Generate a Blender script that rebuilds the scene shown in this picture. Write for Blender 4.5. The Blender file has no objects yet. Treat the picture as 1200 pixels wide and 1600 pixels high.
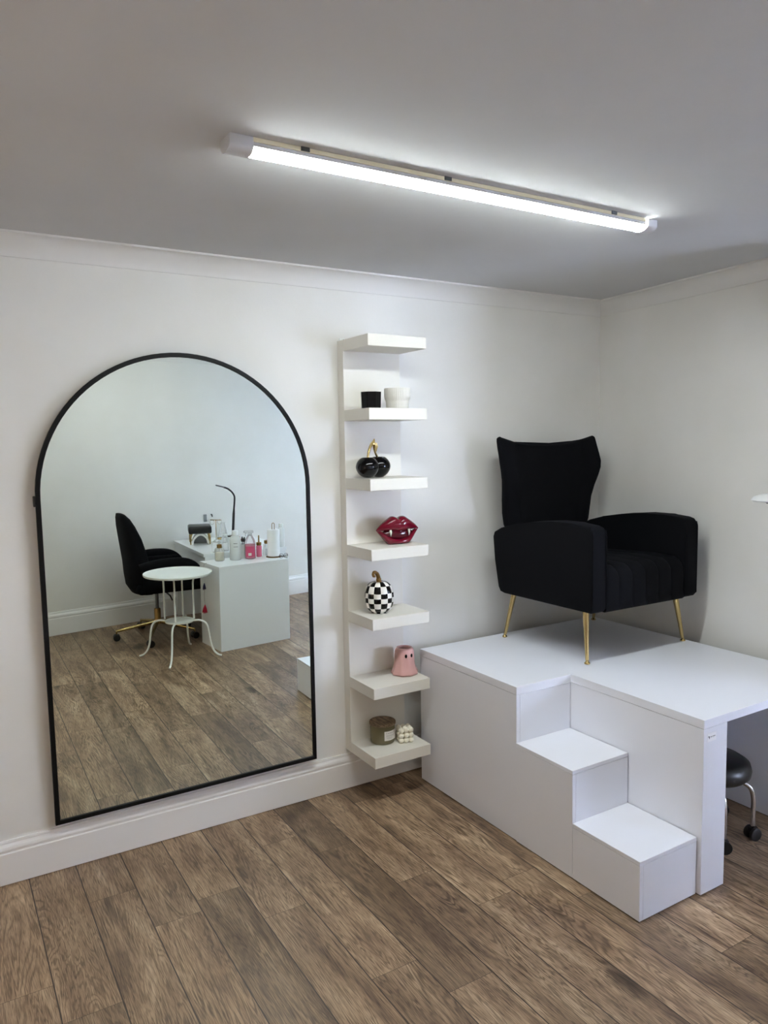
import bpy, bmesh, math, random
from mathutils import Vector, Matrix
random.seed(7)
SC = bpy.context.scene
COL = SC.collection
PI = math.pi

# ------------------------------------------------------------------ camera
cam_d = bpy.data.cameras.new('camera'); cam = bpy.data.objects.new('camera', cam_d); COL.objects.link(cam)
SC.camera = cam
_y, _p, _r = [math.radians(a) for a in (-31.0307, -5.2303, -0.9477)]
_f = Vector((-math.sin(_y)*math.cos(_p), math.cos(_y)*math.cos(_p), math.sin(_p)))
_rt = Vector((math.cos(_y), math.sin(_y), 0)); _up = _rt.cross(_f)
_r2 = _rt*math.cos(_r) + _up*math.sin(_r); _u2 = -_rt*math.sin(_r) + _up*math.cos(_r)
M = Matrix((( _r2.x, _u2.x, -_f.x, -3.3015), (_r2.y, _u2.y, -_f.y, -3.0732), (_r2.z, _u2.z, -_f.z, 1.6402), (0, 0, 0, 1)))
cam.matrix_world = M
cam_d.sensor_fit = 'VERTICAL'; cam_d.sensor_height = 36.0; cam_d.lens = 1170.85/1600*36.0
cam_d.clip_start = 0.02

# ------------------------------------------------------------------ light
EXPOSURE = 2.38
TUBE = 17.0          # emission of the LED batten over the shelf
TUBE2 = 4.2         # second batten behind the photographer
SKY = 11.5           # daylight through the window
SC.view_settings.view_transform = 'Standard'; SC.view_settings.look = 'None'
SC.view_settings.gamma = 1.0; SC.view_settings.use_curve_mapping = False
SC.view_settings.exposure = EXPOSURE
w = bpy.data.worlds.new('sky'); SC.world = w; w.use_nodes = True
w.node_tree.nodes['Background'].inputs[0].default_value = (0.66, 0.75, 1.0, 1)
w.node_tree.nodes['Background'].inputs[1].default_value = SKY
try:
    SC.cycles.max_bounces = 10; SC.cycles.diffuse_bounces = 6; SC.cycles.glossy_bounces = 6
    SC.cycles.transmission_bounces = 8; SC.cycles.transparent_max_bounces = 12
    SC.cycles.use_denoising = True; SC.cycles.caustics_reflective = False; SC.cycles.caustics_refractive = False
    SC.cycles.sample_clamp_indirect = 6.0
except Exception:
    pass

WARM = 7.0          # emission of the added warm fill globe on the left wall
# ------------------------------------------------------------------ materials
def lin(c):
    return tuple(((v/255.0)/12.92 if v/255.0 <= 0.04045 else ((v/255.0+0.055)/1.055)**2.4) for v in c)
def mat(name, col, rough=0.5, metal=0.0, **k):
    m = bpy.data.materials.new(name); m.use_nodes = True
    b = m.node_tree.nodes['Principled BSDF']
    b.inputs['Base Color'].default_value = (*lin(col), 1)
    b.inputs['Roughness'].default_value = rough; b.inputs['Metallic'].default_value = metal
    for n, v in k.items():
        b.inputs[n.replace('_', ' ')].default_value = v
    return m
def nodes(m):
    return m.node_tree.nodes, m.node_tree.links, m.node_tree.nodes['Principled BSDF']
def bump(m, scale, strength, dist=0.001, detail=4, coord='Object', stretch=(1, 1, 1)):
    N, L, b = nodes(m)
    tc = N.new('ShaderNodeTexCoord'); mp = N.new('ShaderNodeMapping'); mp.inputs['Scale'].default_value = stretch
    t = N.new('ShaderNodeTexNoise'); t.inputs['Scale'].default_value = scale; t.inputs['Detail'].default_value = detail
    bp = N.new('ShaderNodeBump'); bp.inputs['Strength'].default_value = strength; bp.inputs['Distance'].default_value = dist
    L.new(tc.outputs[coord], mp.inputs[0]); L.new(mp.outputs[0], t.inputs['Vector'])
    L.new(t.outputs['Fac'], bp.inputs['Height']); L.new(bp.outputs[0], b.inputs['Normal'])
    return m
def mottle(m, c1, c2, scale, stretch=(1, 1, 1), lo=.35, hi=.65, detail=4):
    N, L, b = nodes(m)
    tc = N.new('ShaderNodeTexCoord'); mp = N.new('ShaderNodeMapping'); mp.inputs['Scale'].default_value = stretch
    t = N.new('ShaderNodeTexNoise'); t.inputs['Scale'].default_value = scale; t.inputs['Detail'].default_value = detail
    r = N.new('ShaderNodeValToRGB'); r.color_ramp.elements[0].position = lo; r.color_ramp.elements[1].position = hi
    r.color_ramp.elements[0].color = (*lin(c1), 1); r.color_ramp.elements[1].color = (*lin(c2), 1)
    L.new(tc.outputs['Object'], mp.inputs[0]); L.new(mp.outputs[0], t.inputs['Vector'])
    L.new(t.outputs['Fac'], r.inputs[0]); L.new(r.outputs[0], b.inputs['Base Color'])
    return m

WALL = bump(mottle(mat('wall_paint', (226, 225, 221), .8), (223, 222, 218), (229, 228, 225), 2.2), 55, .25, .0012)
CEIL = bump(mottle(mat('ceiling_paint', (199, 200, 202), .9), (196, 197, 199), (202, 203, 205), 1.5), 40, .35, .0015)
GLOSS_WHITE = bump(mat('skirting_gloss', (232, 231, 230), .33), 9, .12, .001, 2)
COVE = mat('coving_paint', (222, 221, 219), .7)
def wood_grain_white(name, col, rough):
    m = mat(name, col, rough); return bump(m, 14, .08, .0006, 5, 'Object', (1, 1, 9))
LAMINATE = wood_grain_white('white_laminate', (229, 231, 239), .36)
SHELF_WHITE = wood_grain_white('shelf_white', (224, 221, 212), .5)
DESK_WHITE = mat('desk_white', (236, 239, 241), .3)
BLACK_FRAME = mat('black_powder_coat', (7, 8, 11), .5, 0, Specular_IOR_Level=.22)
MIRROR = mat('mirror_silver', (240, 250, 244), .0, 1.0)
VELVET = mat('navy_black_velvet', (5, 6, 11), .9, 0, Sheen_Weight=.06, Sheen_Roughness=.45)
VELVET.node_tree.nodes['Principled BSDF'].inputs['Sheen Tint'].default_value = (*lin((70, 78, 105)), 1)
VELVET.node_tree.nodes['Principled BSDF'].inputs['Specular IOR Level'].default_value = .15
bump(VELVET, 300, .15, .0005)
GOLD = mat('brass', (196, 172, 118), .2, 1.0)
DARK_GOLD = mat('aged_gold', (150, 118, 70), .42, 1.0)
CHROME = mat('chrome', (205, 205, 208), .12, 1.0)
GREY_METAL = mat('grey_metal', (110, 112, 112), .35, 1.0)
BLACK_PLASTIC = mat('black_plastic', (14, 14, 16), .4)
BLACK_VINYL = mat('black_vinyl', (9, 10, 13), .36)
BLACK_GLOSS = mat('black_glaze', (3, 3, 5), .05, 0, Specular_IOR_Level=.32)
WHITE_GLOSS = mat('white_glaze', (236, 233, 226), .08, 0, Coat_Weight=.8)
WHITE_CERAMIC = mat('white_ribbed_ceramic', (214, 211, 203), .5)
WHITE_METAL = mat('white_enamel', (232, 236, 232), .3)
WHITE_PLASTIC = mat('white_plastic', (234, 236, 236), .3)
LAMP_BODY = mat('lamp_body', (205, 205, 208), .45)
LAMP_EDGE = mat('lamp_cream_strip', (238, 228, 196), .5)
RED_GLAZE = mat('oxblood_glaze', (104, 9, 33), .09, 0, Specular_IOR_Level=.5)
DARK_RED = mat('oxblood_inner', (74, 6, 24), .12)
PINK_GLAZE = mat('pink_glaze', (205, 160, 156), .12)
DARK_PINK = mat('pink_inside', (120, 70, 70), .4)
WAX = mat('cream_wax', (236, 231, 214), .5)
PAPER = bump(mat('paper_towel', (240, 241, 243), .9), 60, .3, .001)
LABEL = mat('paper_label', (218, 214, 208), .7)
INK = mat('label_ink', (70, 68, 66), .7)
BLACK_INK = mat('black_ink', (10, 10, 10), .6)
PALE_INK = mat('pale_ink', (120, 122, 128), .6)
PINK_LIQUID = mat('pink_liquid', (226, 118, 146), .15)
PINK_LABEL = mat('pink_label', (196, 70, 105), .4)
TASSEL_RED = mat('crimson_tassel', (190, 24, 62), .8)
TASSEL_BLUE = mat('navy_tassel', (36, 38, 82), .8)
BLUSH = mat('blush_bristle', (190, 130, 125), .8)
SOCKET_GREY = mat('hook_grey', (128, 132, 132), .4)
def glass_mat(name, col, alpha, rough=.05):
    m = bpy.data.materials.new(name); m.use_nodes = True
    N, L = m.node_tree.nodes, m.node_tree.links
    b = N['Principled BSDF']; b.inputs['Base Color'].default_value = (*lin(col), 1)
    b.inputs['Roughness'].default_value = rough; b.inputs['Coat Weight'].default_value = .5
    tr = N.new('ShaderNodeBsdfTransparent'); tr.inputs[0].default_value = (*lin([min(255, c+20) for c in col]), 1)
    mx = N.new('ShaderNodeMixShader'); fr = N.new('ShaderNodeFresnel'); fr.inputs[0].default_value = 1.45
    mt = N.new('ShaderNodeMath'); mt.operation = 'ADD'; mt.inputs[1].default_value = alpha; mt.use_clamp = True
    L.new(fr.outputs[0], mt.inputs[0]); L.new(mt.outputs[0], mx.inputs[0])
    L.new(tr.outputs[0], mx.inputs[1]); L.new(b.outputs[0], mx.inputs[2])
    L.new(mx.outputs[0], N['Material Output'].inputs['Surface'])
    return m
CLEAR = glass_mat('clear_glass', (236, 240, 240), .12)
FROST = glass_mat('frosted_plastic', (238, 242, 241), .6, .2)
OLIVE_GLASS = glass_mat('olive_glass', (172, 164, 130), .35, .15)
PANE = glass_mat('window_glass', (245, 248, 250), .0)
def emis(name, col, s):
    m = bpy.data.materials.new(name); m.use_nodes = True
    N, L = m.node_tree.nodes, m.node_tree.links
    e = N.new('ShaderNodeEmission'); e.inputs[0].default_value = (*col, 1); e.inputs[1].default_value = s
    L.new(e.outputs[0], N['Material Output'].inputs['Surface']); return m
LED = emis('led_diffuser', (0.93, 1.0, .985), TUBE)
WARM_GLOW = emis('warm_fill_glow', (1.0, .70, .42), WARM)
LED2 = emis('led_diffuser_rear', (1.0, .975, .93), TUBE2)

def math_node(N, L, op, a, b=None, c=None):
    n = N.new('ShaderNodeMath'); n.operation = op
    for i, v in enumerate((a, b, c)):
        if v is None: continue
        if isinstance(v, (int, float)): n.inputs[i].default_value = v
        else: L.new(v, n.inputs[i])
    return n.outputs[0]

def floor_material():
    m = mat('oak_vinyl_planks', (128, 106, 84), .42); N, L, B = nodes(m)
    mn = lambda op, a, b=None, c=None: math_node(N, L, op, a, b, c)
    tc = N.new('ShaderNodeTexCoord'); sp = N.new('ShaderNodeSeparateXYZ'); L.new(tc.outputs['Object'], sp.inputs[0])
    x, y = sp.outputs[0], sp.outputs[1]
    PW, PL = .1675, .905
    kf = mn('DIVIDE', mn('SUBTRACT', -1.905, x), PW); k = mn('FLOOR', kf); fx = mn('FRACT', kf)
    # end-joint offset of every column of planks
    ends = {0: -1.36, 1: -1.189, 2: -.731, 3: -.502, 4: -.571, 5: -.305, 6: -.871, 7: -.687, 8: -.2, -1: -.803, -2: -1.07,
            -3: -1.0, -4: -1.228, -5: -1.684, -6: -.35, -7: -.9, -8: -1.25, -9: -.6}
    ramp = N.new('ShaderNodeValToRGB'); cr = ramp.color_ramp; cr.interpolation = 'CONSTANT'
    ks = sorted(ends); n = len(ks)
    while len(cr.elements) < n: cr.elements.new(.5)
    for i, kk in enumerate(ks):
        v = (-ends[kk] % PL)/PL
        cr.elements[i].position = i/n + .0001; cr.elements[i].color = (v, v, v, 1)
    kn = mn('DIVIDE', mn('ADD', mn('MODULO', mn('ADD', mn('ADD', k, 9.0), 180.0), 18.0), .5), float(n))
    L.new(kn, ramp.inputs[0])
    sepc = N.new('ShaderNodeSeparateColor'); L.new(ramp.outputs[0], sepc.inputs[0])
    yf = mn('ADD', mn('DIVIDE', y, PL), sepc.outputs[0]); row = mn('FLOOR', yf); fy = mn('FRACT', yf)
    # per plank random
    cv = N.new('ShaderNodeCombineXYZ'); L.new(k, cv.inputs[0]); L.new(row, cv.inputs[1])
    wn = N.new('ShaderNodeTexWhiteNoise'); wn.noise_dimensions = '3D'; L.new(cv.outputs[0], wn.inputs['Vector'])
    sr = N.new('ShaderNodeSeparateColor'); L.new(wn.outputs['Color'], sr.inputs[0])
    # grain coordinates, shifted per plank
    gx = mn('ADD', x, mn('MULTIPLY', sr.outputs[0], 7.3)); gy = mn('ADD', y, mn('MULTIPLY', sr.outputs[1], 11.7))
    gv = N.new('ShaderNodeCombineXYZ'); L.new(gx, gv.inputs[0]); L.new(gy, gv.inputs[1]); L.new(mn('MULTIPLY', sr.outputs[2], 5.0), gv.inputs[2])
    def noise(sx, sy, scale, detail, dist=0.0):
        mp = N.new('ShaderNodeMapping'); mp.inputs['Scale'].default_value = (sx, sy, 1); L.new(gv.outputs[0], mp.inputs[0])
        t = N.new('ShaderNodeTexNoise'); t.inputs['Scale'].default_value = scale; t.inputs['Detail'].default_value = detail
        t.inputs['Distortion'].default_value = dist; L.new(mp.outputs[0], t.inputs['Vector']); return t.outputs['Fac']
    broad = noise(2.2, .35, 7.0, 5, .5)
    fig = noise(3.4, .30, 2.6, 5, .7)
    rings = mn('MULTIPLY_ADD', mn('SINE', mn('MULTIPLY', fig, 190.0)), .5, .5)
    fine = noise(60, 2.2, 9.0, 4)
    patch = noise(1, .5, 11.0, 3, .8)
    knots = noise(1, .55, 5.2, 1.5, .3)
    def ramp2(fac, stops):
        r = N.new('ShaderNodeValToRGB'); e = r.color_ramp.elements
        while len(e) < len(stops): e.new(.5)
        for i, (p, c) in enumerate(stops):
            e[i].position = p; e[i].color = (*lin(c), 1)
        L.new(fac, r.inputs[0]); return r.outputs[0]
    base = ramp2(broad, [(.27, (132, 108, 88)), (.43, (170, 144, 118)), (.57, (194, 168, 139)), (.74, (224, 200, 170))])
    def mix(mode, fac, a, b):
        q = N.new('ShaderNodeMix'); q.data_type = 'RGBA'; q.blend_type = mode
        if isinstance(fac, (int, float)): q.inputs[0].default_value = fac
        else: L.new(fac, q.inputs[0])
        for i, v in ((6, a), (7, b)):
            if isinstance(v, tuple): q.inputs[i].default_value = (*v, 1)
            else: L.new(v, q.inputs[i])
        return q.outputs[2]
    ringc = ramp2(rings, [(.0, (128, 120, 113)), (.25, (195, 190, 186)), (.6, (255, 255, 255)), (1.0, (255, 255, 255))])
    c = mix('MULTIPLY', mn('MULTIPLY_ADD', patch, 1.3, -.15), base, ringc)
    finec = ramp2(fine, [(.32, (140, 132, 124)), (.5, (228, 225, 222)), (.66, (255, 255, 255))])
    c = mix('MULTIPLY', .9, c, finec)
    kc = ramp2(knots, [(.0, (70, 62, 56)), (.24, (120, 112, 104)), (.34, (255, 255, 255)), (1.0, (255, 255, 255))])
    c = mix('MULTIPLY', .75, c, kc)
    tone = ramp2(sr.outputs[1], [(0, (196, 192, 188)), (.5, (232, 229, 226)), (1, (255, 253, 250))])
    c = mix('MULTIPLY', 1.0, c, tone)
    # seams
    dx = mn('MULTIPLY', mn('MINIMUM', fx, mn('SUBTRACT', 1.0, fx)), PW); dy = mn('MULTIPLY', mn('MINIMUM', fy, mn('SUBTRACT', 1.0, fy)), PL)
    sx = mn('LESS_THAN', dx, .0020); sy = mn('LESS_THAN', dy, .0009)
    c = mix('MIX', mn('MULTIPLY', sx, .95), c, lin((46, 36, 30)))
    c = mix('MIX', mn('MULTIPLY', sy, .8), c, lin((62, 50, 42)))
    L.new(c, B.inputs['Base Color'])
    rr = mn('MULTIPLY_ADD', fine, .25, .32); L.new(rr, B.inputs['Roughness'])
    bp = N.new('ShaderNodeBump'); bp.inputs['Strength'].default_value = .25; bp.inputs['Distance'].default_value = .0008
    L.new(mn('SUBTRACT', fine, mn('MULTIPLY', sx, 1.0)), bp.inputs['Height']); L.new(bp.outputs[0], B.inputs['Normal'])
    return m
FLOOR = floor_material()
LID_WOOD = mottle(mat('cork_wood_lid', (120, 100, 78), .7), (84, 66, 50), (150, 128, 102), 90, (1, .25, 1))

# ------------------------------------------------------------------ mesh helpers
def link(name, me, m, parent=None, loc=(0, 0, 0), rz=0):
    o = bpy.data.objects.new(name, me); COL.objects.link(o)
    ms = m if isinstance(m, (list, tuple)) else [m]
    for q in ms: me.materials.append(q)
    if parent: o.parent = parent
    o.location = loc; o.rotation_euler = (0, 0, rz)
    return o
def obj(name, bm, m, parent=None, smooth=False, loc=(0, 0, 0), rz=0, auto=None):
    bmesh.ops.recalc_face_normals(bm, faces=bm.faces)
    if smooth:
        for f in bm.faces: f.smooth = True
    if smooth and auto:
        ang = math.radians(auto)
        for e in bm.edges:
            if len(e.link_faces) == 2 and e.calc_face_angle(0) > ang: e.smooth = False
    me = bpy.data.meshes.new(name); bm.to_mesh(me); bm.free()
    return link(name, me, m, parent, loc, rz)
def thing(name, label, cat, loc=(0, 0, 0), rz=0, group=None):
    o = bpy.data.objects.new(name, None); COL.objects.link(o); o.location = loc; o.rotation_euler = (0, 0, rz)
    o.empty_display_size = .05
    o['label'] = label; o['category'] = cat
    if group: o['group'] = group
    return o
def tag(o, label, cat, group=None):
    o['label'] = label; o['category'] = cat
    if group: o['group'] = group
    return o
def struct(o): o['kind'] = 'structure'; return o
def B(): return bmesh.new()
def box(bm, x0, x1, y0, y1, z0, z1, bev=0.0, seg=2):
    vs = [bm.verts.new(p) for p in ((x0, y0, z0), (x1, y0, z0), (x1, y1, z0), (x0, y1, z0), (x0, y0, z1), (x1, y0, z1), (x1, y1, z1), (x0, y1, z1))]
    fs = [bm.faces.new([vs[i] for i in q]) for q in ((3, 2, 1, 0), (4, 5, 6, 7), (0, 1, 5, 4), (1, 2, 6, 5), (2, 3, 7, 6), (3, 0, 4, 7))]
    if bev > 0:
        es = list({e for f in fs for e in f.edges})
        bmesh.ops.bevel(bm, geom=es, offset=bev, segments=seg, profile=.5, affect='EDGES')
    return bm
def prism(bm, pts, axis, a, b, bev=0, seg=2):
    """polygon pts (p,q) extruded along axis from a to b; axis 0: (y,z), 1: (x,z), 2: (x,y)"""
    def P(p, t):
        return {0: (t, p[0], p[1]), 1: (p[0], t, p[1]), 2: (p[0], p[1], t)}[axis]
    A = [bm.verts.new(P(p, a)) for p in pts]; C = [bm.verts.new(P(p, b)) for p in pts]; n = len(pts)
    f1 = bm.faces.new(A); f2 = bm.faces.new(C[::-1]); es = list(f1.edges)+list(f2.edges)
    for i in range(n): bm.faces.new((A[i], A[(i+1) % n], C[(i+1) % n], C[i]))
    if bev: bmesh.ops.bevel(bm, geom=es, offset=bev, segments=seg, profile=.5, affect='EDGES')
    return bm
def lathe(bm, prof, cx=0, cy=0, seg=32, rib=None, closed_top=True, closed_bot=True):
    rings = []
    for (r, z) in prof:
        ring = []
        for i in range(seg):
            a = 2*PI*i/seg; q = r*(rib(a, z) if rib else 1)
            ring.append(bm.verts.new((cx+q*math.cos(a), cy+q*math.sin(a), z)))
        rings.append(ring)
    for A, C in zip(rings, rings[1:]):
        for i in range(seg): bm.faces.new((A[i], A[(i+1) % seg], C[(i+1) % seg], C[i]))
    if closed_bot: bm.faces.new(rings[0][::-1])
    if closed_top: bm.faces.new(rings[-1])
    return rings
def tube(bm, pts, r, seg=10, flat=None):
    """r: radius or list; flat: (a,b) scale of the two section axes"""
    pts = [Vector(p) for p in pts]; n = len(pts)
    rs = r if isinstance(r, (list, tuple)) else [r]*n
    T = [(pts[min(i+1, n-1)]-pts[max(i-1, 0)]).normalized() for i in range(n)]
    up = Vector((0, 0, 1)) if abs(T[0].z) < .9 else Vector((1, 0, 0))
    N = T[0].cross(up).normalized(); rings = []
    for i in range(n):
        N = (N-T[i]*N.dot(T[i])).normalized(); Bn = T[i].cross(N)
        fa, fb = flat if flat else (1, 1)
        rings.append([bm.verts.new(pts[i]+(N*math.cos(2*PI*j/seg)*fa+Bn*math.sin(2*PI*j/seg)*fb)*rs[i]) for j in range(seg)])
    for A, C in zip(rings, rings[1:]):
        for j in range(seg): bm.faces.new((A[j], A[(j+1) % seg], C[(j+1) % seg], C[j]))
    bm.faces.new(rings[0][::-1]); bm.faces.new(rings[-1])
    return bm
def spline(pts, n=8):
    P = [Vector(p) for p in pts]; out = []
    for i in range(len(P)-1):
        p0, p1, p2, p3 = P[max(i-1, 0)], P[i], P[i+1], P[min(i+2, len(P)-1)]
        for j in range(n):
            t = j/n
            out.append(.5*((2*p1)+(-p0+p2)*t+(2*p0-5*p1+4*p2-p3)*t*t+(-p0+3*p1-3*p2+p3)*t**3))
    out.append(P[-1]); return out
def ball(bm, c, r, seg=16, sq=(1, 1, 1)):
    q = bmesh.ops.create_uvsphere(bm, u_segments=seg, v_segments=seg//2+2, radius=1)
    for v in q['verts']: v.co = Vector((v.co.x*r*sq[0]+c[0], v.co.y*r*sq[1]+c[1], v.co.z*r*sq[2]+c[2]))
    return bm
def loft(bm, rings, caps=True):
    R = [[bm.verts.new(p) for p in ring] for ring in rings]; n = len(R[0])
    for A, C in zip(R, R[1:]):
        for i in range(n): bm.faces.new((A[i], A[(i+1) % n], C[(i+1) % n], C[i]))
    if caps: bm.faces.new(R[0][::-1]); bm.faces.new(R[-1])
    return R
def text_mesh(name, s, size, m, parent, mtx, extrude=.0002, spacing=1.0):
    c = bpy.data.curves.new(name, 'FONT'); c.body = s; c.size = size; c.extrude = extrude; c.space_character = spacing
    c.align_x = 'LEFT'; c.resolution_u = 2
    t = bpy.data.objects.new(name+'_tmp', c); COL.objects.link(t)
    bpy.context.view_layer.update()
    me = bpy.data.meshes.new_from_object(t.evaluated_get(bpy.context.evaluated_depsgraph_get()))
    bpy.data.objects.remove(t); bpy.data.curves.remove(c)
    me.transform(mtx); me.materials.clear()
    return link(name, me, m, parent)

# ------------------------------------------------------------------ room
H = 2.41
RW = .0841                                  # the right-hand wall runs slightly askew
BX, BY, BS = -2.1, -3.840, -.173            # the opposite wall: y = BY + BS*(x-BX)
backy = lambda x: BY+BS*(x-BX)
WX, EX, BAY = -3.9, 1.9, -1.95
bm = B(); prism(bm, [(WX-.1, .1), (EX+.1, .1), (EX+.1, backy(EX)-.15), (WX-.1, backy(WX)-.15)], 2, -.08, 0); struct(obj('floor', bm, FLOOR))
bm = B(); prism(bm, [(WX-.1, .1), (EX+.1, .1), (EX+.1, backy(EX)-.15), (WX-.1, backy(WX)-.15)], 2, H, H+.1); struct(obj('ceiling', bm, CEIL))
bm = B(); box(bm, WX-.1, .25, 0, .1, 0, H); struct(obj('wall_north', bm, WALL))
bm = B(); prism(bm, [(0, 0), (.12, 0), (.12+RW*BAY, BAY+.1), (.25, BAY+.1), (.25, BAY), (RW*BAY, BAY)], 2, 0, H); struct(obj('wall_east', bm, WALL))
bm = B(); box(bm, .25, EX, BAY, BAY+.1, 0, H); struct(obj('wall_bay', bm, WALL))
bm = B(); box(bm, EX, EX+.1, backy(EX)-.15, BAY+.1, 0, H); struct(obj('wall_far_east', bm, WALL))
bm = B(); box(bm, WX-.1, WX, backy(WX)-.1, 0, 0, H); struct(obj('wall_west', bm, WALL))
ang_b = math.atan(BS)
# wall_south in its own frame: u along the wall from BX, v outwards
ub = lambda x: (x-BX)/math.cos(ang_b)
u0, u1 = ub(WX)-.1, ub(EX)+.1
wu0, wu1, wz0, wz1 = ub(.55), ub(1.65), .85, 2.1
bm = B()
box(bm, u0, wu0, -.12, 0, 0, H); box(bm, wu1, u1, -.12, 0, 0, H); box(bm, wu0, wu1, -.12, 0, 0, wz0); box(bm, wu0, wu1, -.12, 0, wz1, H)
struct(obj('wall_south', bm, WALL, None, False, (BX, BY, 0), ang_b))
win = bpy.data.objects.new('window_1', None); COL.objects.link(win); win.location = (BX, BY, 0); win.rotation_euler = (0, 0, ang_b); struct(win)
bm = B(); t = .05
box(bm, wu0, wu1, -.09, -.03, wz0, wz0+t); box(bm, wu0, wu1, -.09, -.03, wz1-t, wz1)
for a in (wu0, (wu0+wu1-t)/2, wu1-t): box(bm, a, a+t, -.09, -.03, wz0+t, wz1-t)
obj('window_frame', bm, GLOSS_WHITE, win)
bm = B(); box(bm, wu0+t, wu1-t, -.062, -.058, wz0+t, wz1-t); obj('window_pane', bm, PANE, win)
bm = B(); box(bm, wu0-.04, wu1+.04, -.03, .06, wz0-.03, wz0-.001, .005); obj('window_sill', bm, GLOSS_WHITE, win)
pl = bpy.data.lights.new('window_daylight', 'AREA'); pl.shape = 'RECTANGLE'; pl.size = wu1-wu0; pl.size_y = wz1-wz0; pl.cycles.is_portal = True
po = bpy.data.objects.new('window_daylight', pl); COL.objects.link(po)
po.location = Matrix.Rotation(ang_b, 4, 'Z') @ Vector(((wu0+wu1)/2, -.14, 0)) + Vector((BX, BY, (wz0+wz1)/2)); po.rotation_euler = (PI/2, 0, ang_b+PI)

# coving: concave quarter profile (d away from wall, z)
def cove_prof(s=.077):
    p = [(-.002, H+.002), (-.002, H-s), (.005, H-s)]
    for i in range(11):
        a = PI-(PI/2)*i/10
        p.append((s-.002+(s-.008)*math.cos(a), H-s+.001+(s-.008)*math.sin(a)))
    return p+[(s-.002, H-.004), (s, H-.004), (s, H+.002)]
CP = cove_prof()
bm = B(); prism(bm, [(-d, z) for d, z in CP], 0, WX, .05); struct(obj('trim_1', bm, COVE, None, True, auto=25))
ae = math.atan(RW)
bm = B(); prism(bm, [(-d, z) for d, z in CP], 1, BAY, .02); struct(obj('trim_2', bm, COVE, None, True, (0, 0, 0), -ae, auto=25))
bm = B(); prism(bm, [(d, z) for d, z in CP], 0, ub(WX), ub(EX)); struct(obj('trim_3', bm, COVE, None, True, (BX, BY, 0), ang_b, auto=25))
# skirting profile (d, z)
def skirt(h):
    k = h/.168
    return [(-.001, .003), (.02, .003), (.02, .121*k), (.0185, .1235*k), (.0165, .124*k), (.0165, .129*k), (.0185, .133*k), (.0185, .139*k), (.016, .146*k),
            (.0115, .152*k), (.009, .156*k), (.009, .162*k), (.0075, .168*k), (-.001, .168*k)]
bm = B(); prism(bm, [(-d, z) for d, z in skirt(.168)], 0, WX, -.001); struct(obj('baseboard_north', bm, GLOSS_WHITE))
bm = B(); prism(bm, [(-d, z) for d, z in skirt(.168)], 1, BAY, -.025); struct(obj('baseboard_east', bm, GLOSS_WHITE, None, False, (0, 0, 0), -ae))
bm = B(); prism(bm, [(d, z) for d, z in skirt(.2)], 0, ub(WX), ub(EX)); struct(obj('baseboard_south', bm, GLOSS_WHITE, None, False, (BX, BY, 0), ang_b))
bm = B(); prism(bm, [(d, z) for d, z in skirt(.168)], 1, backy(WX)+.02, -.025); struct(obj('baseboard_west', bm, GLOSS_WHITE, None, False, (WX, 0, 0)))

# ------------------------------------------------------------------ LED battens
def batten(x0, x1, y, led, label, grp):
    L_ = x1-x0; hw = .031; dp = .034
    t = thing('ceiling_light', label, 'light', (x0, y, H), 0, grp)
    def D(scale=1.0, drop=0.0, n=14):
        return [(hw*scale*math.cos(PI+PI*i/n), -.019-drop+(dp-.017)*scale*math.sin(PI+PI*i/n)) for i in range(n+1)]
    bm = B(); prism(bm, [(-hw+.002, -.012), (-hw-.004, -.012), (-hw-.004, -.001), (hw+.004, -.001), (hw+.004, -.012), (hw-.002, -.012)], 0, .06, L_-.06); obj('backing_plate', bm, LAMP_EDGE, t)
    bm = B(); prism(bm, [(-hw-.0025, -.0225), (-hw-.0025, -.0125), (hw+.0025, -.0125), (hw+.0025, -.0225), (hw+.0005, -.0225), (hw+.0005, -.0135), (-hw-.0005, -.0135), (-hw-.0005, -.0225)], 0, .06, L_-.06); obj('housing', bm, LAMP_BODY, t)
    for s in (.13, .42, .86):
        bm = B(); box(bm, L_*s-.012, L_*s+.012, -hw-.007, -hw-.003, -.011, -.0005); obj('mounting_clip', bm, GREY_METAL, t)
    bm = B(); prism(bm, D(), 0, .062, L_-.045); obj('diffuser', bm, led, t, True, auto=40)
    for a, b in ((0, .064), (L_-.047, L_)):
        bm = B(); prism(bm, [(hw+.004, -.001)]+[(p*1.13, q*1.05) for p, q in D()][::-1]+[(-hw-.004, -.001)], 0, a, b, .002); obj('end_cap', bm, LAMP_BODY, t, True, auto=40)
    return t
batten(-2.624, -1.050, -1.205, LED, 'long white LED batten light glowing on the ceiling above the mirror and shelf', None)
batten(-2.62, -1.05, -3.2, LED2, 'long white LED batten on the ceiling near the wall opposite the mirror', None)

# added warm fill: an unseen globe on the left wall tints that side
t = thing('added_fill_globe', 'added warm fill globe on the left-hand wall, out of view', 'lamp', (WX+.0005, -1.6, 1.05))
bm = B(); lathe(bm, [(.05, 0), (.05, .012), (.02, .02), (.012, .06)], seg=28); bmesh.ops.rotate(bm, verts=bm.verts, cent=(0, 0, 0), matrix=Matrix.Rotation(PI/2, 3, 'Y')); obj('wall_plate', bm, GOLD, t, True, auto=40)
bm = B(); ball(bm, (.125, 0, 0), .075, 28); obj('globe', bm, WARM_GLOW, t, True)

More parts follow.
